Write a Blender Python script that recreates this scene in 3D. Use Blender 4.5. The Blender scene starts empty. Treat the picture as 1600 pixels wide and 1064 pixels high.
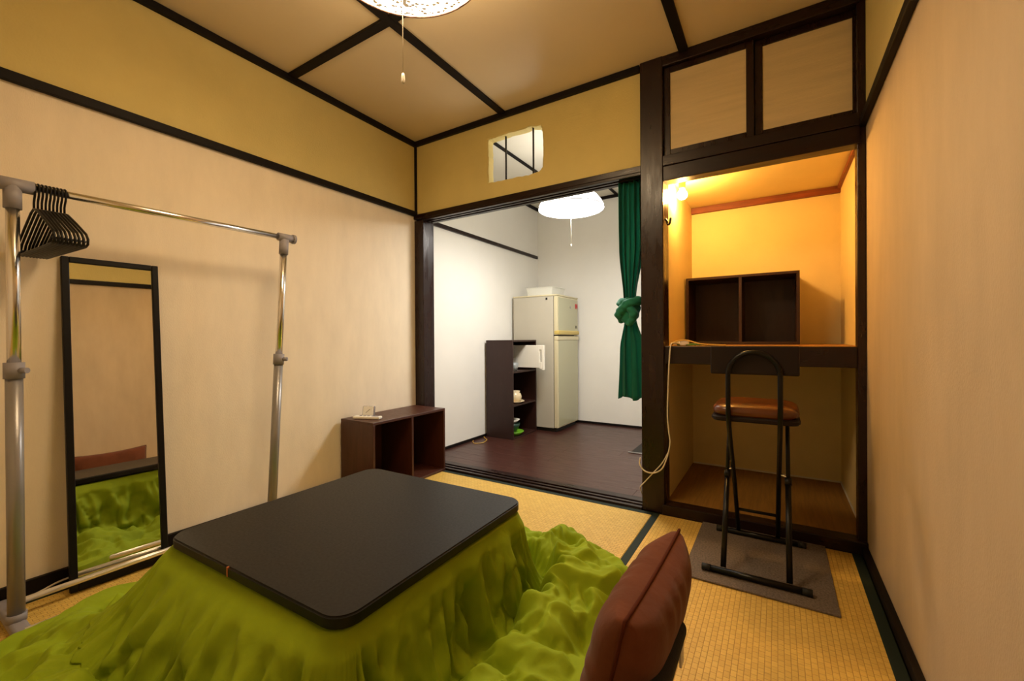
import bpy, bmesh, math, random
from mathutils import Vector, Matrix

# ------------------------------------------------------------------ camera, world, exposure
scene = bpy.context.scene
COL = scene.collection
cam_data = bpy.data.cameras.new('camera')
cam = bpy.data.objects.new('camera', cam_data)
COL.objects.link(cam)
scene.camera = cam
FPX, YAW, PITCH, ROLL = 666.41, 0.5561, -0.0028, -0.0063
cam_data.sensor_width = 36.0
cam_data.sensor_fit = 'HORIZONTAL'
cam_data.lens = FPX / 1600.0 * 36.0
cam_data.clip_start = 0.02
_f = Vector((-math.sin(YAW) * math.cos(PITCH), math.cos(YAW) * math.cos(PITCH), math.sin(PITCH)))
_r = Vector((math.cos(YAW), math.sin(YAW), 0))
_u = _r.cross(_f)
_r2 = _r * math.cos(ROLL) + _u * math.sin(ROLL)
_u2 = -_r * math.sin(ROLL) + _u * math.cos(ROLL)
_m = Matrix((_r2, _u2, -_f)).transposed().to_4x4()
_m.translation = Vector((2.2446, -2.2835, 0.8974))
cam.matrix_world = _m

world = bpy.data.worlds.new('night_outside')
scene.world = world
world.use_nodes = True
world.node_tree.nodes['Background'].inputs[0].default_value = (0.02, 0.022, 0.03, 1)
world.node_tree.nodes['Background'].inputs[1].default_value = 0.3

vs = scene.view_settings
vs.view_transform = 'Standard'
vs.look = 'None'
vs.exposure = 0.0
vs.gamma = 1.0
vs.use_curve_mapping = False

# lamp strengths and colours (each lamp is built with its own builder further down)
MAIN_COLOR, MAIN_STRENGTH = (1.0, 0.74, 0.44), 33.0
MAIN_SHADE_STRENGTH = 9.5
KITCHEN_COLOR, KITCHEN_STRENGTH = (1.0, 0.95, 0.87), 56.0
KITCHEN_SHADE_STRENGTH = 9.0
BULB_COLOR, BULB_STRENGTH = (1.0, 0.54, 0.14), 680.0

random.seed(7)

# ------------------------------------------------------------------ materials
def srgb(r, g, b):
    def f(c):
        c /= 255.0
        return c / 12.92 if c <= 0.04045 else ((c + 0.055) / 1.055) ** 2.4
    return (f(r), f(g), f(b), 1.0)

def mat(name, col, rough=0.6, metal=0.0, var=0.0, vscale=8.0, bump=0.0, bscale=200.0, stretch=(1, 1, 1),
        spec=0.5, emit=None, emit_s=0.0, alpha=1.0, trans=0.0, sheen=0.0, coat=0.0, rvar=0.0, col2=None):
    m = bpy.data.materials.new(name)
    m.use_nodes = True
    nt = m.node_tree
    b = nt.nodes['Principled BSDF']
    b.inputs['Base Color'].default_value = col
    b.inputs['Roughness'].default_value = rough
    b.inputs['Metallic'].default_value = metal
    b.inputs['Specular IOR Level'].default_value = spec
    b.inputs['Alpha'].default_value = alpha
    b.inputs['Transmission Weight'].default_value = trans
    b.inputs['Sheen Weight'].default_value = sheen
    b.inputs['Coat Weight'].default_value = coat
    if emit:
        b.inputs['Emission Color'].default_value = (*emit[:3], 1)
        b.inputs['Emission Strength'].default_value = emit_s
    if var or bump or rvar:
        tc = nt.nodes.new('ShaderNodeTexCoord')
        mp = nt.nodes.new('ShaderNodeMapping')
        mp.inputs['Scale'].default_value = stretch
        nt.links.new(tc.outputs['Object'], mp.inputs['Vector'])
    if var or rvar:
        n = nt.nodes.new('ShaderNodeTexNoise')
        n.inputs['Scale'].default_value = vscale
        n.inputs['Detail'].default_value = 6
        n.inputs['Roughness'].default_value = 0.6
        nt.links.new(mp.outputs['Vector'], n.inputs['Vector'])
    if var:
        mix = nt.nodes.new('ShaderNodeMix')
        mix.data_type = 'RGBA'
        c2 = col2 or tuple(c * (1 - var) for c in col[:3]) + (1,)
        c1 = col if col2 else tuple(min(1, c * (1 + var)) for c in col[:3]) + (1,)
        mix.inputs['A'].default_value = c1
        mix.inputs['B'].default_value = c2
        ramp = nt.nodes.new('ShaderNodeMapRange')
        ramp.inputs['From Min'].default_value = 0.3
        ramp.inputs['From Max'].default_value = 0.7
        nt.links.new(n.outputs['Fac'], ramp.inputs['Value'])
        nt.links.new(ramp.outputs['Result'], mix.inputs['Factor'])
        nt.links.new(mix.outputs['Result'], b.inputs['Base Color'])
    if rvar:
        rr = nt.nodes.new('ShaderNodeMapRange')
        rr.inputs['From Min'].default_value = 0.3
        rr.inputs['From Max'].default_value = 0.7
        rr.inputs['To Min'].default_value = max(0, rough - rvar)
        rr.inputs['To Max'].default_value = min(1, rough + rvar)
        nt.links.new(n.outputs['Fac'], rr.inputs['Value'])
        nt.links.new(rr.outputs['Result'], b.inputs['Roughness'])
    if bump:
        n2 = nt.nodes.new('ShaderNodeTexNoise')
        n2.inputs['Scale'].default_value = bscale
        n2.inputs['Detail'].default_value = 4
        nt.links.new(mp.outputs['Vector'], n2.inputs['Vector'])
        bp = nt.nodes.new('ShaderNodeBump')
        bp.inputs['Strength'].default_value = bump
        bp.inputs['Distance'].default_value = 0.004
        nt.links.new(n2.outputs['Fac'], bp.inputs['Height'])
        nt.links.new(bp.outputs['Normal'], b.inputs['Normal'])
    return m

M = {}
M['wallpaper'] = mat('cream_wallpaper', (0.84, 0.735, 0.575, 1), 0.75, var=0.05, vscale=5, bump=0.25, bscale=160, stretch=(2.2, 2.2, 0.7))
M['wallpaper_darker'] = mat('darker_wallpaper', (0.53, 0.415, 0.275, 1), 0.75, var=0.07, vscale=4, bump=0.3, bscale=160, stretch=(2.2, 2.2, 0.7))  # darker, browner version of the cream wallpaper, for the right wall only
M['plaster_yellow'] = mat('yellow_plaster', (0.68, 0.56, 0.22, 1), 0.85, var=0.07, vscale=2.2, bump=0.3, bscale=120)
M['ceiling_board'] = mat('cream_ceiling_board', (0.74, 0.61, 0.40, 1), 0.45, var=0.04, vscale=1.5)
M['dark_wood'] = mat('dark_varnished_wood', srgb(34, 14, 11), 0.30, var=0.3, vscale=6, bump=0.16, bscale=22, stretch=(4, 4, 0.7), rvar=0.10, spec=0.4)
M['dark_wood_x'] = mat('dark_varnished_wood_rail', srgb(30, 13, 10), 0.34, var=0.3, vscale=6, bump=0.14, bscale=22, stretch=(0.7, 4, 4), rvar=0.10, spec=0.35)
M['trim_black'] = mat('black_stained_trim', srgb(16, 9, 7), 0.6, var=0.3, vscale=12, spec=0.22)
M['brown_trim'] = mat('reddish_wood_trim', srgb(120, 55, 22), 0.55, var=0.3, vscale=10, stretch=(0.6, 6, 6))
M['alcove_wall'] = mat('alcove_cream_wall', (0.74, 0.60, 0.30, 1), 0.7, var=0.05, vscale=3, bump=0.2, bscale=140)
M['alcove_floor'] = mat('alcove_reed_floor', srgb(150, 108, 45), 0.6, var=0.22, vscale=10, stretch=(9, 0.6, 1), bump=0.2, bscale=60)
M['fusuma_paper'] = mat('sliding_door_paper', (0.70, 0.56, 0.32, 1), 0.8, var=0.08, vscale=6, stretch=(0.5, 1, 6), bump=0.3, bscale=70)
M['kitchen_wall'] = mat('white_kitchen_wallpaper', (0.85, 0.835, 0.79, 1), 0.6, var=0.02, vscale=3, bump=0.12, bscale=150)
M['kitchen_ceiling'] = mat('kitchen_ceiling_board', (0.72, 0.68, 0.58, 1), 0.6, var=0.04, vscale=2)
M['plank'] = mat('dark_floor_plank', srgb(64, 34, 27), 0.34, var=0.28, vscale=7, stretch=(0.8, 9, 1), rvar=0.08)
M['green_border'] = mat('dark_green_mat_border', srgb(9, 30, 19), 0.8, var=0.2, vscale=120)
M['carpet'] = mat('grey_carpet_tile', srgb(106, 94, 84), 0.95, var=0.45, vscale=150, bump=0.7, bscale=420)
M['table_top'] = mat('charcoal_table_laminate', srgb(22, 20, 18), 0.45, spec=0.22, var=0.2, vscale=140, bump=0.05, bscale=500, rvar=0.05)
M['table_edge'] = mat('black_table_edge', srgb(9, 8, 8), 0.4, spec=0.3)
M['orange_tag'] = mat('orange_edge_tag', srgb(205, 120, 70), 0.5)
M['box_wood'] = mat('dark_brown_laminate', srgb(66, 31, 17), 0.42, var=0.16, vscale=6, stretch=(8, 8, 1), rvar=0.05)
M['box_dark'] = mat('deep_brown_laminate', srgb(44, 20, 14), 0.45, var=0.16, vscale=6, stretch=(8, 8, 1), rvar=0.05)
M['chrome'] = mat('chrome_tube', (0.86, 0.85, 0.85, 1), 0.22, 1.0)
M['grey_tube'] = mat('grey_painted_tube', srgb(150, 147, 146), 0.34, 0.45)
M['grey_plastic'] = mat('grey_plastic_joint', srgb(142, 138, 144), 0.5)
M['alu'] = mat('brushed_rail', (0.9, 0.9, 0.9, 1), 0.3, 0.8)
M['black_plastic'] = mat('black_plastic', srgb(14, 12, 12), 0.42, spec=0.3)
M['black_frame'] = mat('black_mirror_frame', srgb(12, 9, 8), 0.5, spec=0.25)
M['mirror'] = mat('mirror_glass', (0.86, 0.87, 0.85, 1), 0.015, 1.0)
M['black_tube'] = mat('black_enamel_tube', srgb(8, 7, 7), 0.34, spec=0.3)
M['rubber'] = mat('black_rubber', srgb(15, 15, 15), 0.7)
M['brown_vinyl'] = mat('brown_vinyl_seat', srgb(92, 48, 18), 0.27, var=0.08, vscale=20, bump=0.08, bscale=250)
M['dark_vinyl'] = mat('dark_brown_vinyl_panel', srgb(24, 11, 10), 0.55, spec=0.3, bump=0.06, bscale=200)
M['velvet'] = mat('rust_brown_velour', srgb(98, 53, 32), 0.95, var=0.2, vscale=7, bump=0.3, bscale=45, sheen=0.12, spec=0.1)
M['velvet_seam'] = mat('rust_brown_piping', srgb(80, 38, 23), 0.95, spec=0.1)
M['black_fabric'] = mat('black_chair_fabric', srgb(24, 22, 22), 0.95, var=0.3, vscale=80, bump=0.3, bscale=300)
M['white_tag'] = mat('white_fabric_tag', srgb(225, 220, 205), 0.8)
M['curtain'] = mat('teal_green_curtain', srgb(26, 122, 100), 0.85, var=0.12, vscale=14, stretch=(3, 3, 0.6), sheen=0.1)
M['fridge'] = mat('ivory_fridge_enamel', srgb(188, 182, 166), 0.35, var=0.03, vscale=3)
M['fridge_door'] = mat('olive_grey_fridge_door', srgb(184, 182, 152), 0.16, spec=0.6)
M['fridge_trim'] = mat('aged_cream_trim', srgb(210, 200, 165), 0.45)
M['fridge_handle'] = mat('yellowed_handle', srgb(200, 176, 96), 0.4)
M['dark_gap'] = mat('black_gasket', srgb(30, 26, 22), 0.8)
M['red_sticker'] = mat('red_magnet', srgb(185, 45, 45), 0.5)
M['white_plastic'] = mat('white_plastic', srgb(238, 234, 222), 0.4)
M['clear_plastic'] = mat('translucent_white_plastic', srgb(240, 240, 232), 0.3, alpha=0.62)
M['ceramic'] = mat('cream_ceramic', srgb(226, 208, 170), 0.25)
M['green_plastic'] = mat('bright_green_plastic', srgb(110, 175, 40), 0.35)
M['dark_green_plastic'] = mat('dark_green_plastic', srgb(40, 70, 60), 0.4)
M['grey_cup'] = mat('grey_translucent_cup', srgb(150, 155, 155), 0.3, alpha=0.8)
M['white_cord'] = mat('white_cord', srgb(222, 212, 190), 0.5)
M['green_cord'] = mat('green_cord', srgb(70, 120, 45), 0.5)
M['yellow_cord'] = mat('yellow_cord', srgb(205, 165, 70), 0.5)
M['brass'] = mat('brown_bakelite_socket', srgb(150, 90, 40), 0.4)
M['hook'] = mat('black_iron_hook', srgb(15, 13, 12), 0.45)
M['clock_face'] = mat('white_clock_face', srgb(240, 240, 236), 0.5)
M['clock_case'] = mat('silver_clock_case', (0.72, 0.72, 0.74, 1), 0.22, 0.8)
M['lamp_rim'] = mat('dark_lamp_rim', srgb(92, 60, 48), 0.5)
M['bar'] = mat('black_window_bar', srgb(18, 15, 14), 0.5)

def quilt_material():
    m = mat('green_quilt_cotton', (0.255, 0.345, 0.008, 1), 0.8, var=0.10, vscale=3.5, spec=0.2)
    nt = m.node_tree
    b = nt.nodes['Principled BSDF']
    tc = nt.nodes['Texture Coordinate']
    n1 = nt.nodes.new('ShaderNodeTexNoise')
    n1.inputs['Scale'].default_value = 13
    n1.inputs['Detail'].default_value = 5
    n1.inputs['Distortion'].default_value = 1.0
    mp = nt.nodes.new('ShaderNodeMapping')
    mp.inputs['Scale'].default_value = (1.0, 1.0, 0.7)
    nt.links.new(tc.outputs['Object'], mp.inputs['Vector'])
    nt.links.new(mp.outputs['Vector'], n1.inputs['Vector'])
    b1 = nt.nodes.new('ShaderNodeBump')
    b1.inputs['Strength'].default_value = 0.22
    b1.inputs['Distance'].default_value = 0.012
    nt.links.new(n1.outputs['Fac'], b1.inputs['Height'])
    nt.links.new(b1.outputs['Normal'], b.inputs['Normal'])
    return m
M['quilt'] = quilt_material()

def tatami_material():
    m = bpy.data.materials.new('woven_rush_tatami')
    m.use_nodes = True
    nt = m.node_tree
    b = nt.nodes['Principled BSDF']
    b.inputs['Roughness'].default_value = 0.55
    tc = nt.nodes.new('ShaderNodeTexCoord')
    br = nt.nodes.new('ShaderNodeTexBrick')
    br.inputs['Scale'].default_value = 1.0
    br.inputs['Brick Width'].default_value = 0.024
    br.inputs['Row Height'].default_value = 0.0155
    br.inputs['Mortar Size'].default_value = 0.0014
    br.inputs['Mortar Smooth'].default_value = 1.0
    br.inputs['Color1'].default_value = srgb(220, 184, 90)
    br.inputs['Color2'].default_value = srgb(209, 171, 80)
    br.inputs['Mortar'].default_value = srgb(172, 128, 50)
    nt.links.new(tc.outputs['Object'], br.inputs['Vector'])
    n = nt.nodes.new('ShaderNodeTexNoise')
    n.inputs['Scale'].default_value = 1.0
    n.inputs['Detail'].default_value = 4
    mp = nt.nodes.new('ShaderNodeMapping')
    mp.inputs['Scale'].default_value = (260, 14, 1)
    nt.links.new(tc.outputs['Object'], mp.inputs['Vector'])
    nt.links.new(mp.outputs['Vector'], n.inputs['Vector'])
    mr = nt.nodes.new('ShaderNodeMapRange')
    mr.inputs['From Min'].default_value = 0.3
    mr.inputs['From Max'].default_value = 0.7
    mr.inputs['To Min'].default_value = 0.90
    mr.inputs['To Max'].default_value = 1.08
    nt.links.new(n.outputs['Fac'], mr.inputs['Value'])
    mx = nt.nodes.new('ShaderNodeMix')
    mx.data_type = 'RGBA'
    mx.blend_type = 'MULTIPLY'
    mx.inputs['Factor'].default_value = 1.0
    nt.links.new(br.outputs['Color'], mx.inputs['A'])
    nt.links.new(mr.outputs['Result'], mx.inputs['B'])
    nt.links.new(mx.outputs['Result'], b.inputs['Base Color'])
    bp = nt.nodes.new('ShaderNodeBump')
    bp.inputs['Strength'].default_value = 0.5
    bp.inputs['Distance'].default_value = 0.002
    bp.invert = True
    nt.links.new(br.outputs['Fac'], bp.inputs['Height'])
    nt.links.new(bp.outputs['Normal'], b.inputs['Normal'])
    return m
M['tatami'] = tatami_material()

def lamp_diffuser_material():
    m = bpy.data.materials.new('speckled_lamp_diffuser')
    m.use_nodes = True
    nt = m.node_tree
    b = nt.nodes['Principled BSDF']
    b.inputs['Base Color'].default_value = (0.8, 0.75, 0.68, 1)
    b.inputs['Roughness'].default_value = 0.4
    tc = nt.nodes.new('ShaderNodeTexCoord')
    v = nt.nodes.new('ShaderNodeTexVoronoi')
    v.inputs['Scale'].default_value = 60
    nt.links.new(tc.outputs['Object'], v.inputs['Vector'])
    n = nt.nodes.new('ShaderNodeTexNoise')
    n.inputs['Scale'].default_value = 26
    nt.links.new(tc.outputs['Object'], n.inputs['Vector'])
    ad = nt.nodes.new('ShaderNodeMath')
    ad.operation = 'ADD'
    nt.links.new(v.outputs['Distance'], ad.inputs[0])
    nt.links.new(n.outputs['Fac'], ad.inputs[1])
    mr = nt.nodes.new('ShaderNodeMapRange')
    mr.inputs['From Min'].default_value = 0.88
    mr.inputs['From Max'].default_value = 0.93
    mr.inputs['To Min'].default_value = 0.006
    mr.inputs['To Max'].default_value = 1.0
    nt.links.new(ad.outputs[0], mr.inputs['Value'])
    mu = nt.nodes.new('ShaderNodeMath')
    mu.operation = 'MULTIPLY'
    mu.inputs[1].default_value = MAIN_STRENGTH
    nt.links.new(mr.outputs['Result'], mu.inputs[0])
    b.inputs['Emission Color'].default_value = (*MAIN_COLOR, 1)
    nt.links.new(mu.outputs[0], b.inputs['Emission Strength'])
    return m
M['main_diffuser'] = lamp_diffuser_material()
M['main_shade'] = mat('warm_lamp_shade', (0.85, 0.78, 0.68, 1), 0.5, emit=MAIN_COLOR, emit_s=MAIN_SHADE_STRENGTH)
M['kitchen_shade'] = mat('white_lamp_shade', (0.9, 0.9, 0.88, 1), 0.4, emit=KITCHEN_COLOR, emit_s=KITCHEN_SHADE_STRENGTH)
M['kitchen_diffuser'] = mat('white_lamp_diffuser', (0.9, 0.9, 0.88, 1), 0.4, emit=KITCHEN_COLOR, emit_s=KITCHEN_STRENGTH)
M['bulb_glow'] = mat('glowing_bulb', (0.9, 0.8, 0.6, 1), 0.3, emit=BULB_COLOR, emit_s=BULB_STRENGTH)

# ------------------------------------------------------------------ geometry helpers
def new(): return bmesh.new()

def bx(bm, lo, hi, bev=0.0, seg=2):
    r = bmesh.ops.create_cube(bm, size=1.0)
    for v in r['verts']:
        for k in range(3):
            v.co[k] = lo[k] if v.co[k] < 0 else hi[k]
    if bev:
        es = list({e for v in r['verts'] for e in v.link_edges})
        bmesh.ops.bevel(bm, geom=es, offset=bev, segments=seg, affect='EDGES', profile=0.5)
    return bm

def box(lo, hi, bev=0.0, seg=2): return bx(new(), lo, hi, bev, seg)

def tb(bm, pts, rad, n=10, cap=True, closed=False):
    """tube along a polyline; rad a number or a list"""
    P = [Vector(p) for p in pts]
    N = len(P)
    rads = rad if isinstance(rad, (list, tuple)) else [rad] * N
    t0 = (P[1] - P[0]).normalized()
    up = Vector((0, 0, 1)) if abs(t0.z) < 0.9 else Vector((1, 0, 0))
    nrm = t0.cross(up).normalized()
    rings = []
    for i in range(N):
        if closed: t = (P[(i + 1) % N] - P[i - 1]).normalized()
        elif i == 0: t = t0
        elif i == N - 1: t = (P[-1] - P[-2]).normalized()
        else: t = ((P[i + 1] - P[i]).normalized() + (P[i] - P[i - 1]).normalized()).normalized()
        nrm = (nrm - t * nrm.dot(t)).normalized()
        bi = t.cross(nrm)
        rings.append([bm.verts.new(P[i] + (nrm * math.cos(a) + bi * math.sin(a)) * rads[i])
                      for a in [2 * math.pi * k / n for k in range(n)]])
    rng = range(N) if closed else range(N - 1)
    for i in rng:
        A, B = rings[i], rings[(i + 1) % N]
        for k in range(n):
            f = bm.faces.new((A[k], A[(k + 1) % n], B[(k + 1) % n], B[k]))
            f.smooth = True
    if cap and not closed:
        bm.faces.new(rings[0][::-1]); bm.faces.new(rings[-1])
    return bm

def tube(pts, rad, n=10, closed=False): return tb(new(), pts, rad, n, True, closed)

def spline(pts, k=6):
    P = [Vector(p) for p in pts]
    P = [P[0] * 2 - P[1]] + P + [P[-1] * 2 - P[-2]]
    out = []
    for i in range(1, len(P) - 2):
        a, b, c, d = P[i - 1], P[i], P[i + 1], P[i + 2]
        for j in range(k):
            t = j / k
            out.append(0.5 * ((2 * b) + (c - a) * t + (2 * a - 5 * b + 4 * c - d) * t * t + (3 * b - a - 3 * c + d) * t ** 3))
    out.append(P[-2])
    return out

def lathe(center, prof, n=40, bm=None):
    bm = bm or new()
    c = Vector(center)
    rings = []
    for r, z in prof:
        if r < 1e-6:
            rings.append([bm.verts.new(c + Vector((0, 0, z)))])
        else:
            rings.append([bm.verts.new(c + Vector((r * math.cos(2 * math.pi * k / n), r * math.sin(2 * math.pi * k / n), z))) for k in range(n)])
    for A, B in zip(rings, rings[1:]):
        for k in range(n):
            k2 = (k + 1) % n
            if len(A) == 1 and len(B) == 1: continue
            if len(A) == 1: f = bm.faces.new((A[0], B[k2], B[k]))
            elif len(B) == 1: f = bm.faces.new((A[k], A[k2], B[0]))
            else: f = bm.faces.new((A[k], A[k2], B[k2], B[k]))
            f.smooth = True
    return bm

def rounded_slab(cx, cy, w, d, z0, z1, rad, bev, rot=0.0, seg=8, bseg=3):
    bm = new()
    pts = []
    for sx, sy, a0 in ((1, 1, 0), (-1, 1, 90), (-1, -1, 180), (1, -1, 270)):
        for k in range(seg + 1):
            a = math.radians(a0 + 90 * k / seg)
            pts.append((sx * (w / 2 - rad) + rad * math.cos(a), sy * (d / 2 - rad) + rad * math.sin(a)))
    cr, sr = math.cos(rot), math.sin(rot)
    vs_ = [bm.verts.new((cx + x * cr - y * sr, cy + x * sr + y * cr, z0)) for x, y in pts]
    f = bm.faces.new(vs_)
    r = bmesh.ops.extrude_face_region(bm, geom=[f])
    for v in r['geom']:
        if isinstance(v, bmesh.types.BMVert): v.co.z = z1
    bm.normal_update()
    if bev:
        es = [e for e in bm.edges if abs(e.verts[0].co.z - e.verts[1].co.z) < 1e-6]
        bmesh.ops.bevel(bm, geom=es, offset=bev, segments=bseg, affect='EDGES')
    bmesh.ops.recalc_face_normals(bm, faces=bm.faces[:])
    return bm

ORG = {}
def obj(name, bm, m, parent=None, smooth=False):
    """link a bmesh as one mesh object; world coordinates in, parent-relative out"""
    org = ORG.get(parent.name, Vector()) if parent else Vector()
    bmesh.ops.recalc_face_normals(bm, faces=bm.faces[:])
    if org.length: bmesh.ops.translate(bm, verts=bm.verts[:], vec=-org)
    if smooth:
        for f in bm.faces: f.smooth = True
    me = bpy.data.meshes.new(name)
    bm.to_mesh(me); bm.free()
    me.materials.append(M[m])
    o = bpy.data.objects.new(name, me)
    COL.objects.link(o)
    if parent:
        o.parent = parent
        ORG[o.name] = org
    return o

def tag(o, label, cat, group=None, kind=None):
    o['label'] = label
    o['category'] = cat
    if group: o['group'] = group
    if kind: o['kind'] = kind
    return o

def thing(name, label, cat, loc, group=None):
    o = bpy.data.objects.new(name, None)
    o.empty_display_size = 0.05
    COL.objects.link(o)
    o.location = loc
    ORG[o.name] = Vector(loc)
    return tag(o, label, cat, group)

def struct(name, bm, m, label, cat):
    return tag(obj(name, bm, m), label, cat, kind='structure')

def copy_tree(o, parent=None):
    c = o.copy()
    COL.objects.link(c)
    if parent: c.parent = parent
    ORG[c.name] = ORG.get(o.name, Vector())
    for ch in list(o.children): copy_tree(ch, c)
    return c

def angle_smooth(o, deg=40):
    me = o.data
    for p in me.polygons: p.use_smooth = True
    bm = bmesh.new(); bm.from_mesh(me)
    for e in bm.edges:
        if len(e.link_faces) == 2 and e.calc_face_angle(0) > math.radians(deg): e.smooth = False
    bm.to_mesh(me); bm.free()
    return o

# ------------------------------------------------------------------ the room
W, D, H = 2.56, 2.62, 2.335          # room width (x), depth (y from 0 to -D), height
RAIL_L, RAIL_R = 1.812, 1.785        # picture-rail centre heights on the left and right wall
SILL = -0.038                        # y of the tatami edge at the sill

# floor with tatami mats laid in a four-and-a-half mat spiral
floor = struct('floor', box((-0.1, -D - 0.1, -0.12), (W + 0.1, 0.0, -0.045)), 'trim_black',
               'floor of the small tatami room under the low table', 'floor')
def mat_piece(cx, cy, w, d, along_y):
    bm = box((-w / 2, -d / 2, -0.045), (w / 2, d / 2, 0.0), 0.003, 1)
    o = obj('tatami_mat', bm, 'tatami', floor)
    o.location = (cx, cy, 0)
    if along_y: o.rotation_euler.z = math.pi / 2
    if w > d * 1.3:                  # cloth border on the two long edges
        for s in (-1, 1):
            y = s * (d / 2 - 0.016)
            e = obj('border_strip', box((-w / 2, y - 0.0165, -0.02), (w / 2, y + 0.0165, 0.0012), 0.0006, 1), 'green_border', o)
    return o
XB = 1.70                            # joint between the wide far mat and the mat under the stool
x_r = W - 0.022
yb = SILL - 0.852
mat_piece((0.022 + XB) / 2, (SILL + yb) / 2, XB - 0.024, SILL - yb - 0.002, False)
mat_piece((XB + x_r) / 2, (SILL + SILL - 1.70) / 2, 1.698, x_r - XB - 0.002, True)
mat_piece((0.86 + x_r) / 2, (SILL - 1.70 - D + 0.02) / 2, x_r - 0.862, D - 0.02 - 1.70 + SILL - 0.002, False)
mat_piece(0.44, (yb - D + 0.02) / 2, D - 0.02 + yb - 0.002, 0.836, True)
mat_piece((0.86 + XB) / 2, (yb + SILL - 1.70) / 2, XB - 0.862, yb - SILL + 1.70 - 0.002, False)

# left wall
wl = struct('wall_left', box((-0.10, -D, -0.05), (0.0, 0.0, RAIL_L)), 'wallpaper',
            'cream wallpapered left wall behind the clothes rack and leaning mirror', 'wall')
obj('upper_plaster', box((-0.10, -D, RAIL_L), (0.0, 0.0, H)), 'plaster_yellow', wl)
struct('trim_1', box((0.0005, -D, RAIL_L - 0.018), (0.022, 0.0, RAIL_L + 0.018), 0.003), 'trim_black',
       'long black picture rail along the left wall above the clothes rack', 'trim')
struct('baseboard_left', box((0.0005, -D, 0.0), (0.018, 0.0, 0.064), 0.002), 'trim_black',
       'black baseboard along the left wall behind the mirror', 'baseboard')

# right wall
wr = struct('wall_right', box((W, -D, -0.05), (W + 0.10, 0.0, RAIL_R)), 'wallpaper_darker',
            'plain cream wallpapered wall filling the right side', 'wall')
obj('upper_plaster', box((W, -D, RAIL_R), (W + 0.10, 0.0, H)), 'plaster_yellow', wr)
struct('trim_2', box((W - 0.022, -D, RAIL_R - 0.018), (W - 0.0005, -0.015, RAIL_R + 0.018), 0.003), 'trim_black',
       'dark picture rail along the right wall beside the upper cupboard', 'trim')
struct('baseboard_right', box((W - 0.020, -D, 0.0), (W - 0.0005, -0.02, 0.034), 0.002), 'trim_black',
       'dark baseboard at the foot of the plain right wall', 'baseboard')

# wall behind the camera
wf = struct('wall_front', box((-0.1, -D - 0.10, -0.05), (W + 0.1, -D, RAIL_R)), 'wallpaper',
            'cream wallpapered wall behind the viewer', 'wall')
obj('upper_plaster', box((-0.1, -D - 0.10, RAIL_R), (W + 0.1, -D, H)), 'plaster_yellow', wf)

# ceiling: boards between dark battens
ceil = struct('ceiling', box((-0.1, -D - 0.1, H + 0.012), (W + 0.1, 0.03, H + 0.08)), 'trim_black',
              'low ceiling of cream boards divided by dark battens', 'ceiling')
xs = [0.0, 0.775, 1.855, W]
ys = [-D, -0.945, 0.0]
for a, b in zip(xs, xs[1:]):
    for c, d in zip(ys, ys[1:]):
        obj('ceiling_board', box((a, c, H), (b, d, H + 0.012)), 'ceiling_board', ceil)
for x in xs[1:3]:
    obj('batten', box((x - 0.022, -D, H - 0.014), (x + 0.022, 0.0, H - 0.0005), 0.002), 'trim_black', ceil)
for a, b in zip(xs, xs[1:]):
    obj('batten', box((a + 0.022, -0.945 - 0.022, H - 0.014), (b - 0.022, -0.945 + 0.022, H - 0.0005), 0.002), 'trim_black', ceil)
for lo, hi in (((0.0, -D, H - 0.035), (0.022, 0.0, H - 0.0005)), ((W - 0.022, -D, H - 0.035), (W, 0.0, H - 0.0005)),
               ((0.022, -0.022, H - 0.035), (1.635, 0.0, H - 0.0005)), ((0.022, -D, H - 0.035), (W - 0.022, -D + 0.022, H - 0.0005))):
    obj('edge_batten', box(lo, hi, 0.002), 'trim_black', ceil)

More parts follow.
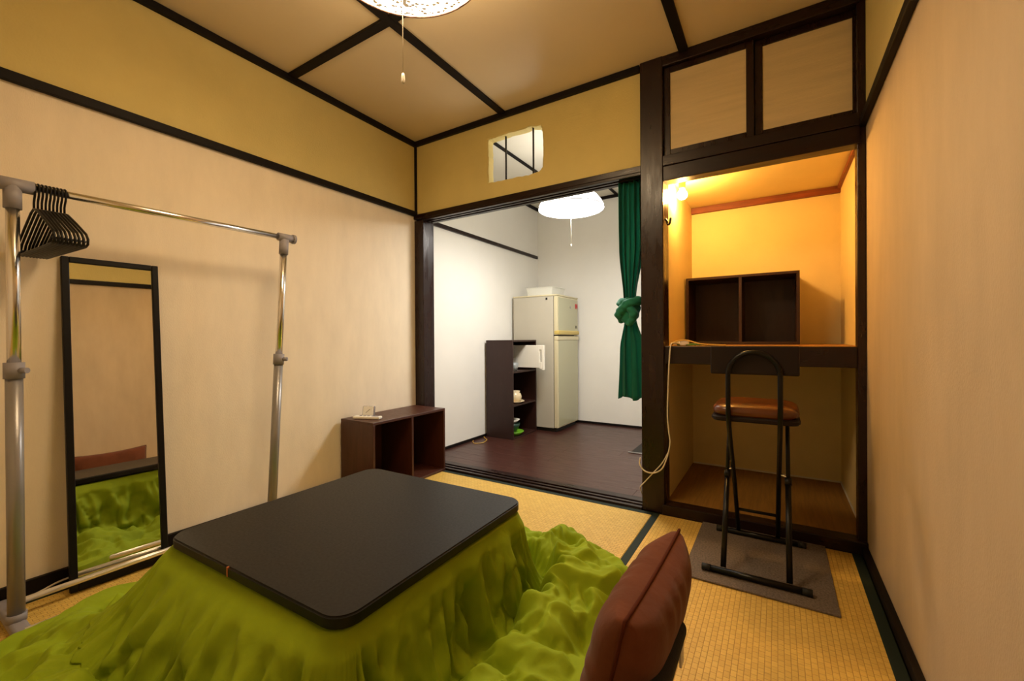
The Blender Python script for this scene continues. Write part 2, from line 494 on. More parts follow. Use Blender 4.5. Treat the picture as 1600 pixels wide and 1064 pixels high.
# short wall above the kitchen opening, with a rough hole barred by two rods
def wall_with_hole():
    bm = new()
    x0, x1, z0, z1 = 0.0, 1.645, 1.80, H
    hole = []
    rnd = random.Random(3)
    base = [(0.652, 1.918), (0.75, 1.914), (0.86, 1.912), (0.95, 1.908), (1.025, 1.912), (1.045, 1.935), (1.052, 2.0),
            (1.05, 2.09), (1.046, 2.16), (1.036, 2.190), (0.97, 2.200), (0.88, 2.200), (0.78, 2.202), (0.70, 2.198), (0.652, 2.200),
            (0.648, 2.15), (0.653, 2.08), (0.650, 2.0)]
    cx, cz = 0.85, 2.055
    N = 96
    poly = []
    for i in range(len(base)):
        a, b = base[i], base[(i + 1) % len(base)]
        for k in range(4):
            t = k / 4
            poly.append((a[0] + (b[0] - a[0]) * t + rnd.uniform(-.0025, .0025), a[1] + (b[1] - a[1]) * t + rnd.uniform(-.0025, .0025)))
    outer = []
    for x, z in poly:
        dx, dz = x - cx, z - cz
        t = min(((x1 if dx > 0 else x0) - cx) / dx if abs(dx) > 1e-9 else 1e9, ((z1 if dz > 0 else z0) - cz) / dz if abs(dz) > 1e-9 else 1e9)
        outer.append([cx + dx * t, cz + dz * t])
    for c in ((x0, z0), (x1, z0), (x1, z1), (x0, z1)):
        k = min(range(len(outer)), key=lambda i: (outer[i][0] - c[0]) ** 2 + (outer[i][1] - c[1]) ** 2)
        outer[k] = list(c)
    n = len(poly)
    L = {}
    for nm, pp, dy in (('of', outer, 0.0), ('ob', outer, 0.06), ('if', poly, 0.006), ('ib', poly, 0.06)):
        L[nm] = [bm.verts.new((p[0], dy, p[1])) for p in pp]
    mid = [(cx + (p[0] - cx) * 1.05, cz + (p[1] - cz) * 1.05) for p in poly]
    L['mf'] = [bm.verts.new((p[0], 0.0, p[1])) for p in mid]
    for i in range(n):
        j = (i + 1) % n
        bm.faces.new((L['of'][i], L['of'][j], L['mf'][j], L['mf'][i]))
        bm.faces.new((L['mf'][i], L['mf'][j], L['if'][j], L['if'][i]))
        bm.faces.new((L['if'][i], L['if'][j], L['ib'][j], L['ib'][i]))
        bm.faces.new((L['ib'][i], L['ib'][j], L['ob'][j], L['ob'][i]))
        bm.faces.new((L['of'][i], L['of'][j], L['ob'][j], L['ob'][i]))
    return bm
struct('wall_back', wall_with_hole(), 'plaster_yellow', 'yellow plaster wall strip above the kitchen opening with a rough hole', 'wall')
w1 = tag(obj('window_1', tube([(0.768, 0.034, 1.90), (0.768, 0.034, 2.21)], 0.006, 8), 'bar'),
         'two dark upright bars set in the rough hole above the kitchen opening', 'window', kind='structure')
obj('window_bar', tube([(0.969, 0.034, 1.90), (0.969, 0.034, 2.21)], 0.006, 8), 'bar', w1)

# posts, lintel and sill of the opening
struct('trim_3', box((0.0, -0.012, 0.0), (0.086, 0.10, 1.762), 0.003), 'dark_wood',
       'dark wooden corner post at the left side of the kitchen opening', 'post')
struct('trim_4', box((0.0, -0.010, 1.806), (0.020, 0.0, H - 0.03), 0.002), 'trim_black',
       'thin black corner strip between the yellow plaster walls', 'trim')
lint = struct('trim_5', box((0.0, -0.020, 1.772), (1.642, 0.10, 1.806), 0.003), 'dark_wood_x',
              'long dark wooden lintel over the kitchen opening', 'lintel')
for y0, y1 in ((-0.018, 0.008), (0.028, 0.045), (0.066, 0.098)):
    obj('track_lip', box((0.086, y0, 1.758), (1.642, y1, 1.772), 0.001, 1), 'dark_wood_x', lint)
struct('trim_6', box((1.640, -0.030, 0.0), (1.754, 0.095, H), 0.004), 'dark_wood',
       'thick glossy dark brown pillar between the kitchen opening and the alcove', 'pillar')
sill = struct('trim_7', box((0.0, SILL, -0.045), (1.640, 0.11, 0.004), 0.001, 1), 'dark_wood_x',
              'dark grooved wooden sill between the tatami and the kitchen floor', 'sill')
for y0, y1 in ((SILL + 0.001, -0.012), (0.010, 0.030), (0.052, 0.109)):
    obj('track_lip', box((0.09, y0, 0.004), (1.640, y1, 0.014), 0.002, 1), 'dark_wood_x', sill)

# alcove with shelf and upper cupboard
AX0, AX1, AY = 1.754, W, 0.835
struct('wall_alcove_left', box((1.700, 0.095, -0.05), (AX0, AY, H)), 'alcove_wall', 'cream left wall of the alcove beside the bare bulb', 'wall')
struct('wall_alcove_back', box((1.700, AY, -0.05), (W + 0.1, AY + 0.06, H)), 'alcove_wall', 'cream back wall of the alcove behind the brown cube shelf', 'wall')
struct('wall_alcove_right', box((W, 0.0, -0.05), (W + 0.1, AY, H)), 'alcove_wall', 'cream right wall of the alcove', 'wall')
struct('floor_alcove', box((1.640, 0.045, -0.05), (W, AY, 0.048)), 'alcove_floor', 'raised tan floor of the alcove under the shelf', 'floor')
struct('trim_8', box((1.745, -0.036, -0.03), (W - 0.0005, 0.045, 0.050), 0.003), 'dark_wood_x', 'dark wooden step edge in front of the alcove floor', 'trim')
struct('trim_9', box((2.530, -0.014, 0.0), (W - 0.0005, 0.05, H), 0.003), 'dark_wood', 'narrow dark post between the alcove and the right wall', 'post')
struct('ceiling_alcove', box((AX0, 0.05, 1.775), (W, AY, 1.81)), 'alcove_wall', 'cream boarded ceiling of the alcove', 'ceiling')
struct('trim_10', box((AX0, AY - 0.025, 1.735), (W, AY - 0.0005, 1.7745), 0.002), 'brown_trim', 'reddish brown wooden strip along the top of the alcove back wall', 'trim')
struct('trim_11', box((W - 0.016, 0.051, 1.752), (W - 0.0005, AY - 0.026, 1.7745), 0.002), 'brown_trim', 'thin brown strip along the top of the alcove right wall', 'trim')
sh = struct('trim_12', box((AX0 - 0.01, -0.012, 0.768), (2.53, 0.024, 0.857), 0.003), 'dark_wood_x', 'dark wooden front beam of the alcove shelf', 'trim')
struct('trim_13', box((AX0, 0.024, 0.826), (W, AY, 0.858)), 'alcove_floor', 'wide board shelf across the alcove carrying the brown cube shelf', 'shelf')
struct('trim_19', box((AX0 + 0.006, AY - 0.007, 0.0485), (W - 0.007, AY - 0.0005, 0.058), 0.001, 1), 'kitchen_ceiling', 'thin pale sealing strip along the back of the alcove floor', 'trim')
struct('trim_20', box((W - 0.006, 0.052, 0.0485), (W - 0.0005, AY - 0.0005, 0.060), 0.001, 1), 'kitchen_ceiling', 'thin pale sealing strip along the right of the alcove floor', 'trim')
ub = struct('trim_14', box((1.750, -0.022, 1.700), (2.54, 0.05, 1.775), 0.003), 'dark_wood_x', 'dark wooden beam over the alcove opening', 'beam')
struct('trim_15', box((1.750, -0.026, 1.776), (2.54, 0.06, 1.828), 0.003), 'dark_wood_x', 'dark sill rail under the small upper cupboard doors', 'trim')
struct('trim_16', box((1.750, -0.026, 2.283), (2.54, 0.06, H), 0.003), 'dark_wood_x', 'dark head rail over the small upper cupboard doors', 'trim')
struct('wall_cupboard_back', box((1.754, 0.061, 1.811), (W, 0.10, H)), 'trim_black', 'dark inside of the upper cupboard behind its paper doors', 'wall')
def cupboard_door(n, x0, x1, y, label):
    z0, z1 = 1.829, 2.282
    p = struct('door_%d' % n, box((x0 + 0.02, y + 0.006, z0 + 0.02), (x1 - 0.02, y + 0.020, z1 - 0.02)), 'fusuma_paper', label, 'door')
    for nm, lo, hi in (('frame_stile', (x0, y, z0), (x0 + 0.032, y + 0.024, z1)), ('frame_stile', (x1 - 0.032, y, z0), (x1, y + 0.024, z1)),
                       ('frame_rail', (x0 + 0.032, y, z0), (x1 - 0.032, y + 0.024, z0 + 0.032)), ('frame_rail', (x0 + 0.032, y, z1 - 0.030), (x1 - 0.032, y + 0.024, z1))):
        obj(nm, box(lo, hi, 0.0015, 1), 'dark_wood', p)
cupboard_door(1, 1.754, 2.158, -0.004, 'left paper sliding door of the upper cupboard, next to the pillar')
cupboard_door(2, 2.160, 2.552, 0.018, 'right paper sliding door of the upper cupboard, next to the right wall')

# kitchen
KX, KY, KH = -0.065, 2.0, 2.375
struct('wall_kitchen_left', box((KX - 0.08, 0.0, -0.05), (KX, KY + 0.08, KH)), 'kitchen_wall', 'white left wall of the kitchen beside the tall brown shelf', 'wall')
struct('wall_kitchen_back', box((KX, KY, -0.05), (2.3, KY + 0.08, KH)), 'kitchen_wall', 'white back wall of the kitchen behind the fridge', 'wall')
struct('wall_kitchen_right', box((2.3, 0.9, -0.05), (2.38, KY, KH)), 'kitchen_wall', 'white right wall of the kitchen behind the alcove', 'wall')
struct('wall_kitchen_alcove', box((1.66, 0.096, -0.05), (1.699, 0.896, KH)), 'kitchen_wall', 'white kitchen wall at the back of the alcove side', 'wall')
struct('wall_kitchen_inner', box((1.66, 0.897, -0.05), (2.3, 0.93, KH)), 'kitchen_wall', 'white kitchen wall behind the alcove back', 'wall')
struct('trim_17', box((KX, 0.0, 0.0), (0.0, 0.09, KH)), 'kitchen_wall', 'white return of the kitchen wall behind the corner post', 'wall')
kf = struct('floor_kitchen', box((KX, 0.111, -0.10), (2.3, KY, -0.016)), 'trim_black', 'dark brown plank floor of the kitchen', 'floor')
rnd = random.Random(5)
y = 0.112
row = 0
while y < KY - 0.01:
    y2 = min(y + 0.135, KY - 0.001)
    x = KX + 0.001
    nx = x + rnd.uniform(0.35, 0.9)
    while x < 2.29:
        nx = min(nx, 2.299)
        o = obj('plank', box((x, y + 0.0006, -0.016), (nx - 0.0010, y2 - 0.0006, 0.0), 0.0007, 1), 'plank', kf)
        x = nx
        nx = x + 0.91
    y = y2
    row += 1
kc = struct('ceiling_kitchen', box((KX - 0.05, 0.0605, KH), (2.35, KY + 0.05, KH + 0.05)), 'kitchen_ceiling', 'pale kitchen ceiling with dark battens', 'ceiling')
for x in (0.45, 0.86, 1.27):
    obj('batten', box((x - 0.014, 0.07, KH - 0.012), (x + 0.014, KY, KH - 0.0005), 0.002), 'trim_black', kc)
for lo, hi in (((KX, 0.07, KH - 0.03), (KX + 0.02, KY, KH - 0.0005)), ((KX + 0.02, KY - 0.02, KH - 0.03), (2.3, KY, KH - 0.0005))):
    obj('edge_batten', box(lo, hi, 0.002), 'trim_black', kc)
struct('trim_18', box((KX + 0.0005, 0.12, 1.80), (KX + 0.020, KY - 0.03, 1.832), 0.003), 'dark_wood_x', 'dark rail on the white kitchen wall above the fridge', 'trim')
struct('baseboard_kitchen', box((KX + 0.02, KY - 0.012, 0.0), (2.3, KY - 0.0005, 0.022)), 'trim_black', 'thin dark baseboard behind the fridge', 'baseboard')
struct('baseboard_kitchen_left', box((KX + 0.0005, 0.11, 0.0), (KX + 0.012, KY - 0.013, 0.022)), 'trim_black', 'thin dark baseboard under the white kitchen left wall', 'baseboard')

# ------------------------------------------------------------------ lamps
def main_lamp():
    c = Vector((1.262, -1.333, 0))
    t = thing('ceiling_lamp', 'round speckled glass pendant lamp with pull cord hanging from the ceiling', 'lamp', (c.x, c.y, H))
    zr = 2.10
    sh = obj('shade', lathe(c, [(0.268, zr), (0.270, zr + 0.006), (0.262, zr + 0.03), (0.235, zr + 0.075), (0.17, zr + 0.115), (0.07, zr + 0.135), (0.0, zr + 0.137)], 56), 'main_shade', t)
    rim = [c + Vector((0.268 * math.cos(a), 0.268 * math.sin(a), zr)) for a in [2 * math.pi * k / 64 for k in range(64)]]
    obj('rim', tube(rim, 0.0032, 6, True), 'lamp_rim', sh)
    obj('diffuser', lathe(c, [(0.0, zr - 0.022), (0.08, zr - 0.020), (0.16, zr - 0.014), (0.22, zr - 0.007), (0.256, zr - 0.002), (0.262, zr + 0.004)], 56), 'main_diffuser', t)
    obj('stem', tube([(c.x, c.y, zr + 0.13), (c.x, c.y, H - 0.03)], 0.012, 10), 'white_plastic', t)
    obj('canopy', lathe((c.x, c.y, 0), [(0.0, H - 0.035), (0.045, H - 0.034), (0.055, H - 0.02), (0.055, H - 0.0005), (0.0, H - 0.0005)], 28), 'white_plastic', t)
    pc = obj('pull_cord', tube([(c.x, c.y, zr - 0.015), (c.x, c.y, 1.725)], 0.0013, 6), 'white_cord', t)
    obj('pull_knob', lathe((c.x, c.y, 0), [(0.0, 1.726), (0.004, 1.724), (0.0055, 1.715), (0.0065, 1.698), (0.004, 1.692), (0.0, 1.691)], 12), 'white_plastic', pc)
main_lamp()

def kitchen_lamp():
    c = Vector((0.968, 0.60, 0))
    zr = 1.845
    t = thing('pendant_lamp', 'white round pendant lamp glowing in the kitchen beside the green curtain', 'lamp', (c.x, c.y, KH))
    sh = obj('shade', lathe(c, [(0.236, zr), (0.239, zr + 0.004), (0.236, zr + 0.016), (0.218, zr + 0.05), (0.190, zr + 0.085), (0.150, zr + 0.115), (0.10, zr + 0.135), (0.05, zr + 0.145), (0.0, zr + 0.146)], 48), 'kitchen_shade', t)
    rim = [c + Vector((0.238 * math.cos(a), 0.238 * math.sin(a), zr + 0.004)) for a in [2 * math.pi * k / 56 for k in range(56)]]
    obj('rim', tube(rim, 0.0035, 6, True), 'grey_plastic', sh)
    obj('diffuser', lathe(c, [(0.0, zr - 0.020), (0.09, zr - 0.018), (0.17, zr - 0.010), (0.225, zr), (0.232, zr + 0.006)], 48), 'kitchen_diffuser', t)
    obj('cord', tube([(c.x, c.y, zr + 0.14), (c.x, c.y, KH - 0.02)], 0.004, 8), 'white_cord', t)
    obj('canopy', lathe(c, [(0.0, KH - 0.04), (0.035, KH - 0.038), (0.042, KH - 0.02), (0.042, KH - 0.0005), (0.0, KH - 0.0005)], 20), 'white_plastic', t)
    pc = obj('pull_cord', tube([(c.x, c.y, zr - 0.015), (c.x, c.y, 1.59)], 0.0011, 6), 'white_cord', t)
    obj('pull_knob', lathe(c, [(0.0, 1.592), (0.003, 1.588), (0.0035, 1.575), (0.0, 1.572)], 10), 'white_plastic', pc)
kitchen_lamp()

def bare_bulb():
    c = Vector((1.802, 0.22, 0))
    t = thing('bare_bulb', 'glowing bare bulb in a brown socket at the top of the alcove', 'light bulb', (c.x, c.y, 1.775))
    obj('socket', lathe(c, [(0.0, 1.7745), (0.030, 1.7745), (0.030, 1.765), (0.018, 1.760), (0.018, 1.728), (0.015, 1.724), (0.0, 1.724)], 20), 'brass', t)
    prof = [(0.012, 1.726), (0.014, 1.718)]
    for k in range(1, 13):
        a = math.pi * (0.18 + 0.82 * k / 12)
        prof.append((0.027 * math.sin(a), 1.690 + 0.027 * math.cos(a)))
    obj('bulb', lathe(c, prof, 24), 'bulb_glow', t)
bare_bulb()

# ------------------------------------------------------------------ low table and quilt
TX, TY, TROT = 1.143, -1.403, math.radians(1.2)
def kotatsu():
    t = thing('low_table', 'square low heated table with rounded charcoal top standing on the tatami', 'table', (TX, TY, 0))
    top = obj('tabletop', rounded_slab(TX, TY, 0.748, 0.738, 0.3225, 0.350, 0.055, 0.004, TROT), 'table_top', t)
    top.data.materials.append(M['table_edge'])
    for p in top.data.polygons:
        if abs(p.normal.z) < 0.8: p.material_index = 1
    angle_smooth(top, 30)
    cr, sr = math.cos(TROT), math.sin(TROT)
    # small orange tag on the near edge
    lx, ly = -0.033, -0.3695
    obj('edge_tag', box((TX + lx - 0.0022, TY + ly - 0.0012, 0.326), (TX + lx + 0.0022, TY + ly + 0.004, 0.3495)), 'orange_tag', t)
    obj('apron', box((TX - 0.33, TY - 0.33, 0.235), (TX + 0.33, TY + 0.33, 0.295), 0.01), 'box_dark', t)
    for sx in (-1, 1):
        for sy in (-1, 1):
            obj('leg', box((TX + sx * 0.30 - 0.025, TY + sy * 0.30 - 0.025, 0.0), (TX + sx * 0.30 + 0.025, TY + sy * 0.30 + 0.025, 0.236), 0.004), 'box_dark', t)
kotatsu()

def quilt():
    """padded quilt held under the table top: a steep drop on every side, bunched folds at its foot, then a padded spread on the floor"""
    from mathutils import noise
    hw, hd, rc = 0.374, 0.369, 0.055
    NS, NC, NT = 92, 84, 120
    def nz(x, y, z=0.0): return noise.noise(Vector((x, y, z)))
    def ridge(x, y, z=0.0): return 1.0 - 2.2 * abs(noise.noise(Vector((x, y, z))))
    def sst(a, b_, x):
        x = min(1.0, max(0.0, (x - a) / (b_ - a)))
        return x * x * (3 - 2 * x)
    # perimeter of the top: right side, far-right corner, far, far-left, left, near-left, near, near-right
    per = []
    sides = [((hw, -hd + rc), (hw, hd - rc), 0), ((hw - rc, hd), (-hw + rc, hd), 90), ((-hw, hd - rc), (-hw, -hd + rc), 180), ((-hw + rc, -hd), (hw - rc, -hd), 270)]
    for k, (p0, p1, ang) in enumerate(sides):
        for i in range(NS):
            t = i / NS
            per.append((p0[0] + (p1[0] - p0[0]) * t, p0[1] + (p1[1] - p0[1]) * t, ang, k * 2 + t))
        c = ((hw - rc, hd - rc), (-hw + rc, hd - rc), (-hw + rc, -hd + rc), (hw - rc, -hd + rc))[k]
        for i in range(NC):
            t = i / NC
            a = math.radians(ang + 90 * t)
            per.append((c[0] + rc * math.cos(a), c[1] + rc * math.sin(a), ang + 90 * t, k * 2 + 1 + t))
    #            right  RF    far   LF    left  LN    near  RN
    reach_k = [0.365, 0.41, 0.42, 0.36, 0.34, 0.53, 0.49, 0.44]
    foot_k = [0.070, 0.10, 0.10, 0.10, 0.10, 0.18, 0.185, 0.100]
    bulge_k = [0.15, 0.35, 0.5, 0.5, 0.5, 0.9, 0.95, 0.55]                # 1 = slopes out straight from the edge       # how far the foot of the drop stands out
    tent_k = [0.00, 0.05, 0.10, 0.20, 0.10, 0.75, 0.10, 0.00]         # 1 = straight slope to the floor
    lump_k = [0.090, 0.150, 0.11, 0.10, 0.075, 0.05, 0.170, 0.110]      # padded height of the spread
    def par(tab, s):                                                   # centre of each stretch at .5
        f = (s - 0.5) % 8
        i = int(f)
        u = f - i
        u = u * u * (3 - 2 * u)
        return tab[i] * (1 - u) + tab[(i + 1) % 8] * u
    bm = new()
    rings = []
    for (ex, ey, ang, s) in per:
        ca, sa = math.cos(math.radians(ang)), math.sin(math.radians(ang))
        R, F, T, L, Bu = par(reach_k, s), par(foot_k, s), par(tent_k, s), par(lump_k, s), par(bulge_k, s)
        ps = s * 0.72                                                   # running length along the edge, metres or so
        cx, cy = 3.1 * math.cos(s * math.pi / 4), 3.1 * math.sin(s * math.pi / 4)   # periodic noise coordinates
        R += 0.06 * nz(cx * 1.6, cy * 1.6, 3.0) + 0.02 * nz(cx * 5, cy * 5, 8.0)
        rows = []
        for j in range(NT + 1):
            t = j / NT
            if t < 0.06:                                                # under the top
                d, z = -0.05 + 0.046 * (t / 0.06), 0.317
                u, v = 0.0, 0.0
            elif t < 0.44:
                u = (t - 0.06) / 0.38
                v = 0.0
                d = -0.004 + (0.012 + 0.012 * Bu) * sst(0, 0.12, u) + (F - 0.008) * (Bu * u + (1 - Bu) * u ** 2.2)
                z = 0.317 - 0.012 * sst(0, 0.1, u) - 0.265 * (0.15 * u + 0.85 * sst(-0.35, 1.0, u) - 0.85 * sst(-0.35, 1.0, 0)) / (0.15 + 0.85 * (1 - sst(-0.35, 1.0, 0)))
            else:
                u = 1.0
                v = (t - 0.44) / 0.56
                d = F + (R - F) * v
                roll = 0.5 + 0.5 * nz(cx * 2.6, cy * 2.6, 11.0)
                hump = sst(0.0, 0.16, v) * (1 - 0.45 * sst(0.25, 1.0, v))
                z = 0.040 + (L * (0.75 + 0.6 * roll) - 0.040) * hump
                z = z * (1 - v ** 7) ** 0.55 + 0.006
            # straight tent slope where the quilt is pulled taut
            if u > 0 or v > 0:
                dd = max(0.0, d)
                zt = 0.306 * max(0.0, 1 - dd / (R * 0.93)) ** 1.8 + 0.030 * (1 - v ** 7) ** 0.5
                z = z * (1 - T) + min(z + 0.3, zt) * T
            if v >= 1.0: z = 0.004
            x, y = ex + ca * d, ey + sa * d
            # hanging folds, growing away from the held edge
            g = sst(0.02, 0.40, u)
            if int(s) % 2:                                              # round a corner the folds gather towards the top
                fr = s - int(s)
                wc = min(1.0, 6 * fr * (1 - fr))
                g *= 1 - wc * (1 - min(1.0, (rc + max(d, 0.0)) / 0.30) ** 1.5)
            fold_amp = 0.056 * g * (1 - 0.55 * sst(0.0, 0.3, v))
            fd = fold_amp * (0.75 * nz(cx * 3.3, cy * 3.3, 1.3 * u + 0.5 * v) + 0.50 * ridge(cx * 5.3 + 0.9 * u, cy * 5.3, 5.0 + 1.2 * u + 0.8 * v) - 0.2)
            d2 = d + fd * (1 - 0.6 * T)
            # sharp creases running down the drop
            cr = math.exp(-13 * abs(nz(cx * 3.9 + 0.7 * nz(cx * 3, cy * 3, u * 2), cy * 3.9, 21.0 + 1.1 * u)))
            cr2 = math.exp(-11 * abs(nz(x * 6.5 + 4 * z, y * 6.5 - 4 * z, 31.0 + z * 3)))
            d2 -= g * (0.024 * cr + 0.016 * cr2) * (1 - sst(0, 0.3, v)) * (1 - 0.5 * T)
            # bunched folds and puffs on the spread
            if v > 0:
                e = sst(0, 0.12, v) * (1 - sst(0.80, 1.0, v))
                z += e * (0.042 * nz(x * 5.0, y * 5.0, 2.0) + 0.026 * ridge(x * 8 + 0.6 * nz(x * 5, y * 5, 1), y * 8 + 0.6 * nz(x * 5, y * 5, 6), 7.0)
                          + 0.008 * ridge(x * 19, y * 19, 4.0) - 0.012
                          - 0.032 * math.exp(-12 * abs(nz(x * 4.5 + 0.5 * nz(x * 6, y * 6, 3), y * 4.5, 41.0))) - 0.016 * math.exp(-10 * abs(nz(x * 9, y * 9 + 0.5 * nz(x * 7, y * 7, 5), 47.0)))) * (1 - 0.35 * T)
                # radial pleats running out over the floor
                z += e * 0.016 * ridge(cx * 5.2 + 0.4 * v, cy * 5.2, 12.0) * (0.4 + 0.6 * T)
            elif u > 0:
                q_ = g * (0.016 * ridge(x * 9 + z * 7, y * 9 - z * 5, z * 4) + 0.006 * nz(x * 22, y * 22, z * 18))
                d2 += q_
                if T > 0.3: z += T * g * 0.010 * ridge(cx * 6.2, cy * 6.2, 12.0 + u)
            z = max(z, 0.004)
            # over the seat of the floor chair
            wx, wy = TX + ex + ca * d2, TY + ey + sa * d2
            on_seat = sst(1.64, 1.72, wx) * sst(-1.74, -1.66, wy) * (1 - sst(-1.27, -1.19, wy))
            if on_seat > 0 and v < 0.97: z = max(z, 0.074 * on_seat + 0.004)
            elif on_seat > 0.5: z = max(z, 0.061)
            # over the front rail of the clothes rack
            if wx < 0.44 and v < 0.97: z = max(z, 0.050 * (1 - sst(0.37, 0.44, wx)))
            if t >= 0.06 and d2 < 0.006: z = min(z, 0.3175)
            rows.append(bm.verts.new((wx, wy, z)))
        rings.append(rows)
    n = len(rings)
    for i in range(n):
        A, B = rings[i], rings[(i + 1) % n]
        for j in range(NT):
            f = bm.faces.new((A[j], A[j + 1], B[j + 1], B[j])); f.smooth = True
    bm.faces.new([r[0] for r in rings])
    for _ in range(2):
        bmesh.ops.smooth_vert(bm, verts=[v for r in rings for v in r[8:-1]], factor=0.22, use_axis_x=True, use_axis_y=True, use_axis_z=True)
    o = obj('table_quilt', bm, 'quilt')
    tag(o, 'bright green padded quilt draped out from under the low table top', 'quilt')
quilt()

# ------------------------------------------------------------------ floor chair with cushion
def floor_chair():
    t = thing('floor_chair', 'low black legless floor chair beside the green quilt, holding the brown cushion', 'chair', (1.95, -1.46, 0))
    obj('seat', box((1.70, -1.69, 0.004), (2.03, -1.28, 0.058), 0.022, 4), 'black_fabric', t, True)
    b = box((-0.024, -0.195, 0.0), (0.024, 0.195, 0.262), 0.020, 4)
    bmesh.ops.rotate(b, verts=b.verts[:], cent=(0, 0, 0), matrix=Matrix.Rotation(math.radians(14), 3, 'Y'))
    bmesh.ops.translate(b, verts=b.verts[:], vec=(1.998, -1.505, 0.045))
    bk = obj('backrest', b, 'black_fabric', t, True)
    obj('care_tag', box((2.066, -1.335, 0.20), (2.071, -1.309, 0.255), 0.001, 1), 'white_tag', t)
floor_chair()

def cushion():
    t = thing('cushion', 'rust brown velour cushion with piped seam leaning upright on the floor chair', 'cushion', (2.02, -1.45, 0.07))
    n, w, hgt, th = 56, 0.208, 0.184, 0.070
    T = Matrix.Translation((1.985, -1.366, 0.240)) @ Matrix.Rotation(math.radians(-1.5), 4, 'Z') @ Matrix.Rotation(math.radians(14), 4, 'Y')
    def pt(u, v, s):
        k = 1 - 0.075 * (1 - v * v) * abs(u) ** 3
        k2 = 1 - 0.075 * (1 - u * u) * abs(v) ** 3
        f = max(0.0, (1 - u ** 4) * (1 - v ** 4)) ** 0.42
        wr = 0.006 * math.sin(v * 17 + 3 * u + 2 * math.sin(5 * v)) * (abs(u) ** 4) * (1 - u ** 10) + 0.006 * math.sin(u * 19 + 2 + 2 * math.sin(4 * u)) * abs(v) ** 4 * (1 - v ** 10)
        return T @ Vector((s * (th * f + wr * f), w * u * k, hgt * v * k2))
    bm = new()
    for s in (-1, 1):
        g = [[bm.verts.new(pt(-1 + 2 * i / n, -1 + 2 * j / n, s)) for i in range(n + 1)] for j in range(n + 1)]
        for j in range(n):
            for i in range(n):
                f = bm.faces.new((g[j][i], g[j][i + 1], g[j + 1][i + 1], g[j + 1][i])); f.smooth = True
    bmesh.ops.remove_doubles(bm, verts=bm.verts[:], dist=1e-4)
    obj('cover', bm, 'velvet', t)
    ring = [pt(-1 + 2 * i / n, -1, 1) for i in range(n)] + [pt(1, -1 + 2 * i / n, 1) for i in range(n)] + \
           [pt(1 - 2 * i / n, 1, 1) for i in range(n)] + [pt(-1, 1 - 2 * i / n, 1) for i in range(n)]
    obj('piping', tube(ring, 0.0035, 7, True), 'velvet_seam', t)
cushion()

# ------------------------------------------------------------------ brown cube shelves
def cube_box(name, label, lo, hi, axis, open_sign, m, cells, base, cat='shelf', group=None, tt=0.015):
    """open box shelf; axis: along which the cells follow (0 x, 1 y, 2 z); open_sign gives the open face ('+x','-y')"""
    t = thing(name, label, cat, base, group)
    x0, y0, z0 = lo; x1, y1, z1 = hi
    face = open_sign
    obj('top_panel', box((x0, y0, z1 - tt), (x1, y1, z1), 0.001, 1), m, t)
    obj('bottom_panel', box((x0, y0, z0), (x1, y1, z0 + tt), 0.001, 1), m, t)
    e = 0.006
    if face == '+x':
        obj('side_panel', box((x0, y0, z0 + tt), (x1, y0 + tt, z1 - tt), 0.001, 1), m, t)
        obj('side_panel', box((x0, y1 - tt, z0 + tt), (x1, y1, z1 - tt), 0.001, 1), m, t)
        obj('back_panel', box((x0, y0 + tt, z0 + tt), (x0 + e, y1 - tt, z1 - tt)), m, t)
        for c in cells:
            if axis == 1: obj('divider', box((x0 + e, c - tt / 2, z0 + tt), (x1 - 0.002, c + tt / 2, z1 - tt)), m, t)
            else: obj('shelf_board', box((x0 + e, y0 + tt, c - tt / 2), (x1 - 0.002, y1 - tt, c + tt / 2)), m, t)
    else:
        obj('side_panel', box((x0, y0, z0 + tt), (x0 + tt, y1, z1 - tt), 0.001, 1), m, t)
        obj('side_panel', box((x1 - tt, y0, z0 + tt), (x1, y1, z1 - tt), 0.001, 1), m, t)
        obj('back_panel', box((x0 + tt, y1 - e, z0 + tt), (x1 - tt, y1, z1 - tt)), m, t)
        for c in cells: obj('divider', box((c - tt / 2, y0 + 0.002, z0 + tt), (c + tt / 2, y1 - e, z1 - tt)), m, t)
    return t
cube_box('cube_shelf', 'low brown two-cell cube shelf against the left wall, carrying the clock', (0.020, -0.655, 0.0005), (0.305, -0.040, 0.428), 1, '+x', 'box_wood', [-0.345], (0.16, -0.35, 0))
cube_box('cube_shelf', 'dark brown two-cell cube shelf standing on the alcove shelf', (1.764, 0.545, 0.8585), (2.352, 0.829, 1.268), 0, '-y', 'box_dark', [2.062], (2.06, 0.69, 0.8585))
ks = cube_box('kitchen_shelf', 'tall dark brown three-tier shelf beside the fridge', (-0.042, 0.940, 0.0005), (0.246, 1.380, 0.890), 2, '+x', 'box_dark', [0.600, 0.300], (0.10, 1.16, 0))
for x in (0.0, 0.215):
    for z in (0.60, 0.30):
        obj('screw_cap', tube([(x, 0.9385, z), (x, 0.9402, z)], 0.006, 10), 'box_wood', ks)

